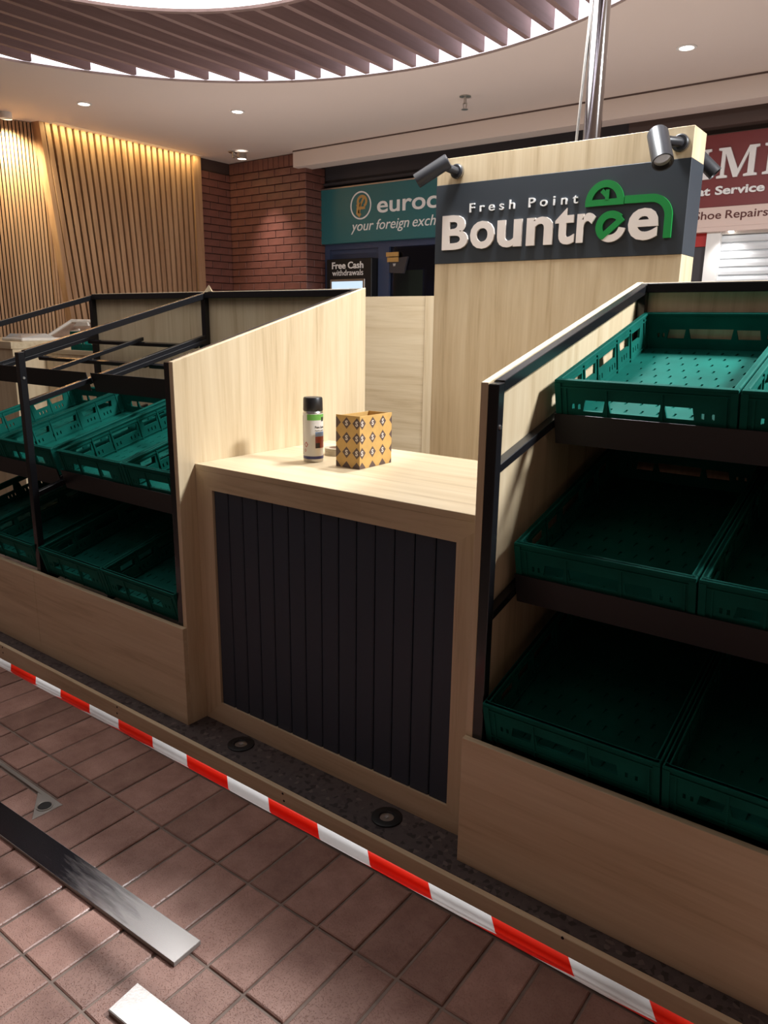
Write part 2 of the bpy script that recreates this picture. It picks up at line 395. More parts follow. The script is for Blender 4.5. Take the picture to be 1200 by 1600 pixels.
# ---- ceiling with a round slatted recess
RCX, RCY, RR = -.926, .423, 2.62
circ = [(RCX+RR*cos(2*pi*i/120), RCY+RR*sin(2*pi*i/120)) for i in range(120)]
ce = MB().sheet([(-7, -5), (6, -5), (6, 6), (-7, 6)], [circ], lambda u, v, w: (u, v, ZC+w), .004).build('ceiling', 'ceil'); struct(ce)
MB().lathe([(RR, ZC), (RR, ZC-.012), (RR+.10, ZC-.012), (RR+.10, ZC)], (RCX, RCY, 0), 120).build('ring_trim', 'ceil', ce, smooth=True)
MB().lathe([(RR+.001, ZC+.004), (RR+.001, ZC+.36)], (RCX, RCY, 0), 120).build('light_cove', 'cove', ce, smooth=True)
MB().lathe([(RR+.001, ZC+.36), (0, ZC+.36)], (RCX, RCY, 0), 120).build('recess_top', 'recess', ce)
FP, FT, FH = .1735, .036, .19
for k in range(-12, 24):
    x = -1.752+FP*k; xm = x-FT/2; d = RR*RR-(xm-RCX)**2
    if d < .05: continue
    hy = math.sqrt(d)-.006
    MB().box(x-FT, x, RCY-hy, RCY+hy, ZC+.005, ZC+FH).build('slat', 'fin', ce)
dl = thing('round_ceiling_light', 'large glowing round light set in the slatted ceiling recess', 'ceiling light', (RCX, RCY, ZC-.03))
MB().lathe([(1.24, ZC-.025), (1.24, ZC-.045), (1.27, ZC-.045), (1.27, ZC+.0), (1.24, ZC+.0)], (RCX, RCY, 0), 96).build('rim', 'fin', dl, smooth=True)
MB().lathe([(0, ZC-.03), (1.24, ZC-.03)], (RCX, RCY, 0), 96).build('diffuser', 'disc', dl)

def lamp(kind, loc, target, power, col, size=.1, spot=60, blend=.5):
    L = bpy.data.lights.new('lamp', kind); L.energy = power; L.color = col
    if kind == 'AREA': L.shape = 'DISK'; L.size = size
    else: L.shadow_soft_size = size
    if kind == 'SPOT': L.spot_size = math.radians(spot); L.spot_blend = blend
    o = bpy.data.objects.new('lamp_light', L); C.objects.link(o); o.location = loc
    o.rotation_euler = (Vector(target)-Vector(loc)).to_track_quat('-Z', 'Y').to_euler()
    return o
def downlight(name, x, y, label, r=.045, lens='lamp', grp='recessed ceiling downlights'):
    t = thing(name, label, 'ceiling light', (x, y, ZC), grp)
    MB().lathe([(r*1.35, ZC), (r*1.35, ZC-.004), (r, ZC-.006), (r*.96, ZC-.001)], (x, y, 0), 24).build('bezel', 'white', t, smooth=True)
    MB().lathe([(0, ZC-.003), (r*.97, ZC-.003)], (x, y, 0), 24).build('lens', lens, t)
    return t
downlight('downlight', -3.94, 2.231, 'small recessed downlight nearest the slatted wooden wall')
downlight('downlight', -3.075, 3.087, 'small recessed downlight in the middle of the plain ceiling strip')
downlight('downlight', .365, 3.656, 'small recessed downlight in front of the red shop sign')
for (x, y) in ((-3.94, 2.231), (-3.075, 3.087), (.365, 3.656)):
    lamp('SPOT', (x, y, ZC-.02), (x, y, 0), 14, (1, .9, .78), .04, 80, .7)
mt = downlight('downlight', 3.00, 1.30, 'large recessed downlight above the right display unit', .26, 'mainlamp')
lamp('AREA', (3.00, 1.30, ZC-.02), (3.00, 1.30, 0), MAIN_B, (.95, .98, 1.0), .50)
pt = thing('pendant_downlight', 'large downlight hung between the ceiling slats above the counter', 'ceiling light', (.52, 1.29, ZC))
MB().lathe([(.0, ZC+.12), (.17, ZC+.12), (.175, ZC-.03), (.16, ZC-.03), (.155, ZC-.01)], (.52, 1.29, 0), 32).build('housing', 'white', pt, smooth=True)
MB().lathe([(0, ZC-.012), (.156, ZC-.012)], (.52, 1.29, 0), 32).build('lens', 'mainlamp', pt)
lamp('AREA', (.52, 1.29, ZC-.035), (.52, 1.29, 0), MAIN_A, (.95, .98, 1.0), .34)
for (x, y, lab) in ((-3.1, 2.75, 'added fill lamp hidden behind the stall, nearest the slatted wall'), (-1.35, 2.75, 'added fill lamp hidden behind the stall, in front of the teal sign'), (.55, 2.75, 'added fill lamp hidden behind the stall, in front of the red sign')):  # unseen lamps added to brighten the ceiling behind the stall
    u = thing('added_fill_lamp', lab, 'fill lamp', (x, y, ZF), 'added fill lamps')
    MB().lathe([(0, ZF), (.16, ZF), (.16, ZF+.02), (.025, ZF+.03), (.025, 1.0), (0, 1.0)], (x, y, 0), 24).build('stand', 'steel', u, smooth=True)
    MB().lathe([(.03, .98), (.17, 1.08), (.16, 1.08), (.03, 1.0)], (x, y, 0), 24).build('bowl', 'steel', u, smooth=True)
    lamp('AREA', (x, y, 1.085), (x, y, ZC), ADDED_FILL_W, (1, .86, .78), .30)

# ---- sprinkler and the little surface spot by the brick wall
sp = thing('fire_sprinkler', 'small metal fire sprinkler head hanging from the ceiling', 'sprinkler', (-1.297, 3.77, ZC))
MB().lathe([(.045, ZC), (.045, ZC-.006), (.012, ZC-.012), (.012, ZC-.05)], (-1.297, 3.77, 0), 16).build('rose', 'steel_raw', sp, smooth=True)
MB().bar((-1.312, 3.77, ZC-.05), (-1.306, 3.77, ZC-.09), (0, 1, 0), .008, .006).bar((-1.282, 3.77, ZC-.05), (-1.288, 3.77, ZC-.09), (0, 1, 0), .008, .006).bar((-1.312, 3.77, ZC-.05), (-1.282, 3.77, ZC-.05), (0, 1, 0), .01, .008).build('frame', 'steel_raw', sp)
MB().lathe([(0, ZC-.09), (.024, ZC-.09), (.026, ZC-.094), (0, ZC-.096)], (-1.297, 3.77, 0), 16).build('deflector', 'steel_raw', sp)
bs = thing('wall_spotlight', 'small surface mounted ceiling spotlight aimed at the brick wall', 'spotlight', (-4.18, 4.13, ZC))
MB().lathe([(.05, ZC), (.05, ZC-.012), (.016, ZC-.014), (.014, ZC-.06)], (-4.25, 4.10, 0), 16).build('stem', 'steel_raw', bs, smooth=True)
MB().lathe([(.045, ZC-.02), (.05, ZC-.075), (.046, ZC-.078)], (-4.16, 4.13, 0), 20).build('housing', 'steel_raw', bs, smooth=True)
MB().lathe([(0, ZC-.074), (.046, ZC-.074)], (-4.16, 4.13, 0), 20).build('lens', 'lamp', bs)
MB().bar((-4.25, 4.10, ZC-.05), (-4.18, 4.12, ZC-.05), (0, 0, 1), .015, .015).build('arm', 'steel_raw', bs)
lamp('SPOT', (-4.14, 4.11, ZC-.09), (-4.00, 4.5, 1.5), 75, (1, .86, .76), .04, 62, 1.0)

# ---- slatted wooden wall on the left
wl = MB().prism([(2.64, ZF), (4.1, ZF), (4.1, ZC), (2.36, ZC)], 'x', -4.83, -4.80).build('wall_left', 'backing'); struct(wl)
MB().prism([(-4.88, 2.37), (-5.30, 1.32), (-5.45, 1.38), (-5.0, 2.45)], 'z', ZF, ZC).build('wall_left_return', 'backing', wl)
ns = 23
for i in range(ns):
    yt = 2.36+1.625*i/ns; yb = 2.36+.135+ (1.49)*i/ns; k = (ZC-ZF)/(ZC-1.657)
    yb = yt+(yb-yt)*k; w = .045; wb = .045
    d0, d1 = -4.80, -4.765
    MB().poly([(d0, yb, ZF), (d1, yb, ZF), (d1, yb+wb, ZF), (d0, yb+wb, ZF), (d0, yt, ZC), (d1, yt, ZC), (d1, yt+w, ZC), (d0, yt+w, ZC)],
              [(3, 2, 1, 0), (4, 5, 6, 7), (0, 1, 5, 4), (1, 2, 6, 5), (2, 3, 7, 6), (3, 0, 4, 7)]).build('slat', 'slat_wood', wl)
MB().box(-4.86, -4.745, 3.985, 4.085, ZF, ZC).build('end_board', 'slat_wood', wl)
MB().poly([(-4.86, 2.575, ZF), (-4.77, 2.595, ZF), (-4.77, 2.64, ZF), (-4.86, 2.64, ZF), (-4.86, 2.29, ZC), (-4.77, 2.31, ZC), (-4.77, 2.355, ZC), (-4.86, 2.355, ZC)],
          [(3, 2, 1, 0), (4, 5, 6, 7), (0, 1, 5, 4), (1, 2, 6, 5), (2, 3, 7, 6), (3, 0, 4, 7)]).build('corner_board', 'slat_wood', wl)
dirx, diry = -.371, -.928
MB().box(-4.95, -4.895, 2.36, 2.80, ZF, ZC).build('wall_left_backing', 'backing', wl)
for i in range(44):
    s = -.38+i*.0305
    p = Vector((-4.86+(dirx*s if s > 0 else 0), 2.36+diry*s, 0)); q = p+(Vector((dirx, diry, 0)) if s > 0 else Vector((0, -1, 0)))*.021; nn = Vector((-diry, dirx, 0))*.022 if s > 0 else Vector((.022, 0, 0))
    if nn.x < 0: nn = -nn
    pts = [(p.x, p.y), (q.x, q.y), (q.x+nn.x, q.y+nn.y), (p.x+nn.x, p.y+nn.y)]
    MB().prism(pts, 'z', ZF, ZC-.002).build('slat', 'slat_wood', wl)
ls = thing('led_strip', 'warm light strip along the top of the slatted wooden wall', 'light strip', (-4.66, 3.2, ZC))
MB().box(-4.70, -4.665, 2.40, 4.05, ZC-.0015, ZC-.0003).build('diffuser', 'white', ls)
MB().box(-4.71, -4.70, 2.40, 4.05, ZC-.002, ZC-.0003).build('channel', 'white', ls)
ar = lamp('AREA', (-4.695, 3.2, ZC-.006), (-4.695, 3.2, 0), 8.0, (1, .76, .34), .1); ar.data.shape = 'RECTANGLE'; ar.data.size = .03; ar.data.size_y = 1.64; ar.rotation_euler = (0, math.radians(14), 0)
wspot = thing('wall_washer', 'ceiling spotlight washing the narrow slatted wall at far left', 'spotlight', (-4.72, 2.02, ZC))
MB().lathe([(.05, ZC), (.052, ZC-.05), (.046, ZC-.05), (.04, ZC-.02), (0, ZC-.02)], (-4.74, 2.0, 0), 20).build('housing', 'white', wspot, smooth=True)
lamp('SPOT', (-4.70, 2.0, ZC-.05), (-4.97, 2.10, 2.55), 130, (1, .82, .48), .03, 110, .9)

# ---- brick pier
wb = MB().box(-4.98, -3.64, 4.52, 5.0, ZF, ZC).build('wall_back', 'mortar'); struct(wb)
MB().box(-4.98, -4.78, 4.09, 4.52, ZF, ZC).build('return_wall', 'mortar', wb)
BW, BH = .235, .0765
def brickmesh(w, h, d):
    b = MB(); c = .003
    b.poly([(-w/2, 0, -h/2), (w/2, 0, -h/2), (w/2, 0, h/2), (-w/2, 0, h/2), (-w/2, -d+c, -h/2), (w/2, -d+c, -h/2), (w/2, -d+c, h/2), (-w/2, -d+c, h/2),
            (-w/2+c, -d, -h/2+c), (w/2-c, -d, -h/2+c), (w/2-c, -d, h/2-c), (-w/2+c, -d, h/2-c)],
           [(0, 1, 2, 3), (1, 0, 4, 5), (2, 1, 5, 6), (3, 2, 6, 7), (0, 3, 7, 4), (5, 4, 8, 9), (6, 5, 9, 10), (7, 6, 10, 11), (4, 7, 11, 8), (8, 11, 10, 9)])
    me = b.mesh('brick'); me.materials.append(M['brick']); return me
bcache = {}
def brickrow(x0, x1, y, z, off, rot=0.):
    x = x0-off
    while x < x1-.02:
        a, b = max(x, x0), min(x+BW, x1); x += BW
        if b-a < .03: continue
        w = round(b-a-.007, 3); key = w
        if key not in bcache: bcache[key] = brickmesh(w, BH-.007, .02)
        o = obj('brick', bcache[key], None, wb)
        if rot == 0: o.location = ((a+b)/2, y+.02-random.uniform(0, .0015), z)
        else: o.location = (y-.02, (a+b)/2, z); o.rotation_euler = (0, 0, rot)
for r in range(21):
    z = 3.0-.0225-BH/2-r*BH
    off = BW/2 if r % 2 else 0
    brickrow(-4.775, -3.622, 4.5, z, off)
    if r < 18:
        brickrow(4.09, 4.498, -4.76, z, BW/2-off, pi/2)
        brickrow(4.50, 4.80, -3.622, z, BW/2-off, pi/2)
for i in range(15):      # soldier course under the ceiling
    o = obj('brick', bcache.setdefault('s', brickmesh(.0695, .112, .02)), None, wb); o.location = (-4.735+.0765*i, 4.52, 3.038)

# ---- bulkhead, fascia and shop fronts along the back
b1 = MB().box(-3.72, 5, 4.42, 4.60, 2.945, ZC).build('trim_1', 'ceil'); struct(b1)
MB().box(-3.72, 5, 4.415, 4.42, 3.088, ZC).build('painted_shade_strip', 'brown_wall', b1)  # dark strip painted in for the shade line between ceiling and bulkhead
YS = 4.8
fb = MB().box(-3.66, -.35, YS+.02, YS+.14, 2.222, 3.1).build('wall_shop_left', 'dark_wall'); struct(fb)
fr = MB().box(-.35, 5, YS-.10, YS+.14, 2.86, 3.1).build('wall_shop_right', 'brown_wall'); struct(fr)
MB().box(-3.66, -.35, YS-.02, YS+.02, 2.80, 2.83).build('light_rail', 'dark_wall', fb)
ts = thing('shop_sign', 'teal shop sign board reading eurochange above the cash machine', 'sign', (-2.4, YS, 2.5))
MB().box(-3.655, -1.0, YS-.06, YS+.02, 2.222, 2.768).build('board', 'teal', ts, .003)
MB().box(-3.655, -1.0, YS-.07, YS-.06, 2.758, 2.770).build('edge_trim', 'steel_raw', ts)
yt = YS-.061
mb = MB(); ring = stroke(arc(-3.087, 2.574, .128, .128, 0, 360, 48), .014)
mb.prism(ring, 'y', yt-.004, yt).build('ring_logo', 'letter_white', ts)
mb = MB()
for pts, w in ((arc(-3.07, 2.61, .055, .05, -60, 235, 20), .026), ([(-3.135, 2.585), (-3.10, 2.545), (-3.03, 2.55)], .026), ([(-3.105, 2.60), (-3.12, 2.54), (-3.125, 2.50), (-3.09, 2.475)], .040), ([(-3.04, 2.655), (-3.09, 2.58), (-3.11, 2.50)], .024)):
    mb.prism(stroke(pts, w), 'y', yt-.0042-.0004*len(mb.f) % .002, yt)
mb.build('logo_swirl', 'gold', ts)
text('lettering', 'eurochange', -2.875, -1.43, 2.435, 2.645, yt, .006, 'letter_white', ts, .012)
words('tagline', 'your foreign exchange', -3.205, -1.90, 2.300, 2.428, yt, .004, 'letter_white', ts, .002, .25)
# glazing under the sign
w1 = MB().box(-3.66, -.35, YS, YS+.08, 2.165, 2.222).build('window_1', 'navy'); struct(w1)
for xa_, xb_ in ((-3.66, -3.56), (-2.905, -2.765), (-1.0, -.35)): MB().box(xa_, xb_, YS, YS+.08, ZF, 2.165).build('mullion', 'navy', w1)
MB().box(-2.765, -1.0, YS+.03, YS+.04, .2, 2.165).build('pane', 'shopglass', w1)
MB().box(-3.56, -2.905, YS+.03, YS+.05, .2, 2.165).build('blue_panel', 'navy', w1)
MB().box(-3.66, -.35, 5.9, 5.95, ZF, 3.0).build('shop_interior', 'inside', w1)
ob = thing('notice_board', 'olive green panel standing behind the shop glass', 'panel', (-2.6, YS+.35, 1.0))
MB().box(-2.95, -2.53, YS+.28, YS+.30, .3, 1.955).build('board', 'olive', ob)
MB().box(-2.97, -2.95, YS+.27, YS+.31, .3, 1.965).build('board_frame', 'dark_wall', ob); MB().box(-2.53, -2.51, YS+.27, YS+.31, .3, 1.965).build('board_frame', 'dark_wall', ob)
hs = thing('hanging_shop_notice', 'dark notice board fixed behind the shop window with pale note above', 'notice', (-2.66, YS, 1.97))
MB().prism([(-2.76, 2.045), (-2.54, 2.065), (-2.585, 1.905), (-2.765, 1.915)], 'y', YS+.005, YS+.03).build('dark_board', 'dark_wall', hs)
MB().box(-2.80, -2.648, YS-.006, YS+.006, 2.07, 2.112).build('pale_note', 'gold', hs); MB().box(-2.785, -2.648, YS-.006, YS+.006, 2.018, 2.062).build('pale_note', 'gold', hs)
text('lettering', 'W', -2.72, -2.685, 1.975, 2.005, YS+.005, .001, 'letter_white', hs)
cm = thing('cash_machine', 'black cash machine with Free Cash withdrawals header and lit screen', 'cash machine', (-3.21, YS, ZF))
MB().box(-3.52, -2.912, YS-.10, YS+.03, ZF, 2.062).build('body', 'rubber', cm, .006)
MB().box(-3.465, -2.995, YS-.108, YS-.10, 1.52, 1.858).build('screen_surround', 'steel_raw', cm, .003)
MB().box(-3.438, -3.023, YS-.112, YS-.108, 1.56, 1.835).build('screen', 'screen', cm)
for i, (z, a, b) in enumerate(((1.74, -3.2, -3.03), (1.69, -3.2, -3.03), (1.64, -3.42, -3.03))):
    MB().box(a, b, YS-.114, YS-.112, z, z+.022).build('screen_text_bar', 'navy' if i % 2 else 'canblue', cm)
words('header_text', 'Free Cash', -3.441, -3.018, 1.962, 2.031, YS-.10, .004, 'letter_white', cm, .02)
text('header_text', 'withdrawals', -3.438, -3.02, 1.894, 1.952, YS-.10, .004, 'letter_white', cm)
# red shop
rs = thing('red_shop_sign', 'dark red shop sign with large white serif letters behind the stall', 'sign', (.8, YS, 2.55))
MB().box(-.35, 3.5, YS-.06, YS+.02, 2.302, 2.815).build('board', 'red', rs, .003)
# serif capitals in a unit box
SER = {
 'T': [(.32, 0), (.68, 0), (.68, .06), (.60, .08), (.60, .90), (.78, .90), (.90, .78), (.96, .78), (.94, 1), (.06, 1), (.04, .78), (.10, .78), (.22, .90), (.40, .90), (.40, .08), (.32, .06)],
 'I': [(.05, 0), (.95, 0), (.95, .07), (.72, .10), (.72, .90), (.95, .93), (.95, 1), (.05, 1), (.05, .93), (.28, .90), (.28, .10), (.05, .07)],
 'M': [(0, 0), (.27, 0), (.27, .07), (.185, .10), (.185, .80), (.42, 0), (.52, 0), (.765, .80), (.765, .10), (.67, .07), (.67, 0), (1, 0), (1, .07), (.92, .10), (.92, .90), (1, .93), (1, 1), (.755, 1), (.52, .26), (.285, 1), (0, 1), (0, .93), (.09, .90), (.09, .10), (0, .07)],
 'P': [(0, 0), (.55, 0), (.55, .07), (.42, .10), (.42, .42), (.62, .42), (.85, .47), (.97, .60), (.98, .76), (.90, .90), (.72, .985), (.55, 1), (0, 1), (0, .93), (.13, .90), (.13, .10), (0, .07)],
}
def serif(ch, x0, x1, z0, z1):
    mp = lambda p: (x0+(x1-x0)*p[0], z0+(z1-z0)*p[1])
    h = [[mp(p) for p in ((.42, .52), (.58, .52), (.68, .60), (.70, .74), (.64, .86), (.54, .90), (.42, .90))]] if ch == 'P' else []
    MB().sheet([mp(p) for p in SER[ch]], h, lambda u, v, w: (u, YS-.06-w, v), .02).build('letter', 'letter_white', rs)
serif('T', -.03, .19, 2.503, 2.712); serif('I', .205, .298, 2.503, 2.712); serif('M', .345, .625, 2.503, 2.712); serif('P', .66, .86, 2.503, 2.712)
words('lettering', 'Great Service', .03, .690, 2.388, 2.450, YS-.06, .012, 'letter_white', rs, .03)
ps = thing('repair_sign_strip', 'pale sign strip reading Shoe Repairs below the red sign', 'sign', (.8, YS, 2.2))
MB().box(-.35, 3.5, YS-.075, YS+.02, 2.158, 2.302).build('strip', 'pink', ps, .002)
MB().box(-.35, 3.5, YS-.085, YS+.02, 2.125, 2.158).build('ledge', 'pink', ps)
words('lettering', 'Shoe Repairs', .218, .735, 2.198, 2.275, YS-.075, .002, 'maroon', ps, .012)
MB().lathe([(0, 2.125), (.02, 2.12), (.022, 2.125)], (.49, YS-.05, 0), 16).build('lamp_lens', 'lamp', ps)
lamp('SPOT', (.49, YS-.12, 2.10), (.55, YS-.02, 1.2), 9, (1, .97, .95), .03, 120, .8)
d1 = MB().box(.318, .418, YS-.05, YS+.08, ZF, 2.125).box(.418, 3.5, YS-.02, YS+.08, 2.108, 2.125).build('door_1', 'white'); struct(d1)
sm = MB()
sm.poly([(x, y, z) for x in (.418, 3.0) for y, z in ((.02, 0), (.004, .008), (0, .030), (.004, .052), (.02, .060), (.03, .06), (.03, 0))], [(0, 1, 8, 7), (1, 2, 9, 8), (2, 3, 10, 9), (3, 4, 11, 10), (4, 5, 12, 11), (5, 6, 13, 12), (6, 0, 7, 13), (0, 6, 5, 4, 3, 2, 1), (7, 8, 9, 10, 11, 12, 13)])
sme = sm.mesh('shutter_slat'); sme.materials.append(M['shutter'])
for i in range(36):
    o = obj('shutter_slat', sme, None, d1); o.location = (0, YS, 2.108-.06*(i+1))
wr = MB().box(-.35, .318, YS, YS+.08, ZF, 2.125).build('wall_shop_pillar', 'dark_wall'); struct(wr)
MB().box(-.35, .318, YS-.012, YS, 2.027, 2.125).build('red_band', 'redbright', wr)

# ================================================================== THE STALL
XW = 1.135        # inner width of the counter bay
pf = thing('stall_platform', 'low dark terrazzo platform with oak front board under the stall', 'platform', (0, .6, ZF))
MB().box(-2.05, 2.25, -.140, 2.3, ZF+.001, 0).build('terrazzo_top', 'terrazzo', pf)
MB().box(-2.05, 2.25, -.158, -.1405, ZF+.001, 0).build('front_board', 'oak_h', pf, .0012)
for x, z in ((-.332, -.009), (-.335, -.036), (.543, -.009), (.548, -.033), (1.476, -.004), (-1.20, -.010), (-1.20, -.036)):
    MB().lathe([(0, .0006), (.0038, .0006), (.0042, 0), (.0042, -.001)], (x, -.158, z), 10, axis=(0, -1, 0)).build('screw', 'groove', pf)
for k, (x, y, lab) in enumerate(((.243, -.056, 'round black recessed uplight in the terrazzo, nearer the left crate unit'), (.877, -.061, 'round black recessed uplight in the terrazzo, nearer the right crate unit'))):
    t = thing('recessed_uplight', lab, 'uplight', (x, y, 0), 'uplights in the platform')
    MB().lathe([(.046, 0), (.046, .004), (.042, .0055), (.024, .0055), (.021, .002)], (x, y, 0), 36).build('bezel', 'rubber', t, smooth=True)
    MB().lathe([(.022, .001), (.012, -.004+.0055), (0, .0016)], (x, y, 0), 24).build('reflector', 'steel_raw', t, smooth=True)
    MB().lathe([(.007, .0016), (.0065, .0045), (0, .005)], (x, y, 0), 14).build('bulb', 'glass', t, smooth=True)

# ---- counter
ct = thing('stall_counter', 'oak serving counter with a dark grooved front panel between the crate units', 'counter', (XW/2, .3, 0))
A, B_, ZT, ZB = .0816, 1.0435, .868, .080
MB().prism([(0.001, .93), (XW-.001, .93), (XW-.001, .95), (0.001, .95)], 'y', 0, .69).build('worktop', 'oak_h', ct, .001)
MB().prism([(0.001, .93), (XW-.001, .93), (B_, ZT), (A, ZT)], 'y', 0, .02).build('top_rail', 'oak_h', ct)
MB().prism([(0.001, 0), (A, ZB), (A, ZT), (0.001, .93)], 'y', 0, .02).build('stile', 'oak_v', ct)
MB().prism([(XW-.001, 0), (XW-.001, .93), (B_, ZT), (B_, ZB)], 'y', 0, .02).build('stile', 'oak_v', ct)
MB().prism([(0.001, 0), (XW-.001, 0), (B_, ZB), (A, ZB)], 'y', 0, .02).build('bottom_rail', 'oak_h', ct)
pbk = MB().box(A, B_, .016, .024, ZB, ZT).build('front_panel', 'groove', ct)
bwid = (B_-A)/14
bm_ = MB(); cw = .0035
bm_.prism([(.0016, .016), (.0016, .010), (cw+.0016, .007), (bwid-cw-.0016, .007), (bwid-.0016, .010), (bwid-.0016, .016)], 'z', ZB+.0005, ZT-.0005)
bme = bm_.mesh('panel_board'); bme.materials.append(M['anthracite'])
for i in range(14):
    o = obj('panel_board', bme, None, pbk); o.location = (A+bwid*i, 0, 0)
MB().box(.001, XW-.001, .67, .69, 0, .93).build('back_board', 'oak_h', ct)

# ---- crate units
TAN = .274
PT = .028                    # tube size
def zr(z0, y): return z0+TAN*(y+.069)
def bay(name, label, x0, x1, left_frame, right_frame, side=None, end_panel=None):
    """x0..x1: clear span incl. frames; frames are the tube frames inside each end"""
    t = thing(name, label, 'display unit', ((x0+x1)/2, .4, 0))
    frames = []
    if left_frame is not None: frames.append(left_frame)
    if right_frame is not None: frames.append(right_frame)
    for fx in frames:
        xm = fx+PT/2
        MB().prism([(-.069, .0), (-.069+PT, .0), (-.069+PT, zr(1.288, -.069+PT)-.004), (-.069, 1.288)], 'x', fx, fx+PT).build('front_post', 'steel', t, .0015)
        MB().prism([(.882, .0), (.91, .0), (.91, zr(1.288, .91)), (.882, zr(1.288, .882))], 'x', fx, fx+PT).build('rear_post', 'steel', t, .0015)
        for nm, z0, th in (('top_rail', 1.288, PT), ('shelf_rail', 1.090, .022), ('shelf_rail', .712, .022), ('shelf_rail', .328, .022)):
            a, b = -.041, .882
            MB().prism([(a, zr(z0, a)-th), (b, zr(z0, b)-th), (b, zr(z0, b)), (a, zr(z0, a))], 'x', fx+.001, fx+PT-.001).build(nm, 'steel', t, .0015)
        MB().lathe([(0, .003), (.005, .003), (.006, 0)], (fx+PT, -.055, 1.188), 10, axis=(1, 0, 0)).build('bolt', 'steel_raw', t)
    a = (left_frame+PT) if left_frame is not None else x0
    b = right_frame if right_frame is not None else x1
    MB().box(a, b, .882, .91, zr(1.288, .896)-.026, zr(1.288, .896)+.002).build('back_top_rail', 'steel', t, .0015)
    MB().box(x0+.001, x1-.001, .911, .929, 0, zr(1.288, .91)+.002).build('back_panel', 'oak_v', t, .001)
    MB().box(x0+.0008, x1-.0008, -.088, -.0695, .0, .374).build('front_board', 'oak_h', t, .001)
    # three sloping crate shelves
    for yf, zf_ in ((.253, 1.165), (.078, .765), (-.046, .370)):
        mid = (a+b)/2; shelf = None
        for fr_ in (.985, .50):
            yy = yf+(.87-yf)*fr_-.012; zz = zf_+TAN*(yy-yf)
            o_ = MB().bar((a, yy, zz-.032), (b, yy, zz-.032), (0, 1, TAN), .022, .018).build('cross_bar' if shelf else 'crate_shelf', 'steel', shelf or t, .001)
            shelf = shelf or o_
        for xr in (a+.012, mid, b-.012):
            ye = .87
            MB().prism([(yf, zf_-.022), (ye, zf_+TAN*(ye-yf)-.022), (ye, zf_+TAN*(ye-yf)-.003), (yf, zf_-.003)], 'x', xr-.010, xr+.010).build('shelf_runner', 'steel', shelf, .001)
        n = Vector((-sin(.267), cos(.267))); d = Vector((cos(.267), sin(.267)))
        p = Vector((yf, zf_))-d*.008
        if zf_ > .5:
            q0 = p+n*.034; q1 = p-n*.050
            MB().prism([(q1.x, q1.y), (q0.x, q0.y), (q0.x+d.x*.0025, q0.y+d.y*.0025), (q1.x+d.x*.0025, q1.y+d.y*.0025)], 'x', a+.002, b-.002).build('shelf_lip', 'lip', shelf)
    if side is not None:
        sx0, sx1 = side
        MB().prism([(-.0695, 0), (.929, 0), (.929, 1.5585+.003), (-.0695, 1.2905)], 'x', sx0, sx1).build('side_panel', 'oak_v', t, .001)
    if end_panel is not None:
        MB().prism([(-.0695, 0), (.929, 0), (.929, 1.5585+.003), (-.0695, 1.2905)], 'x', *end_panel).build('side_panel', 'oak_v', t, .001)
    return t
bay('display_unit', 'sloped crate display unit with oak side panel left of the counter', -.995, 0, -.994, -.020-PT, (-.020, 0))
bay('display_unit', 'far left sloped crate display unit beyond the front post', -1.96, -.9955, -1.955, None)
bay('display_unit', 'sloped crate display unit on the right, filled with three tiers of crates', XW, 2.150, XW+.020, 2.150-.02-PT, (XW, XW+.020), (2.130, 2.150))
# small wood offcut left on the rail
MB().poly([(-.985, .90, 1.558), (-.93, .90, 1.558), (-.95, .925, 1.558), (-.955, .905, 1.590)], [(0, 2, 1), (0, 1, 3), (1, 2, 3), (2, 0, 3)]).build('wood_offcut', 'oak_v')
tag(bpy.data.objects['wood_offcut'], 'small pale wood offcut lying on the back rail of the left unit', 'offcut')

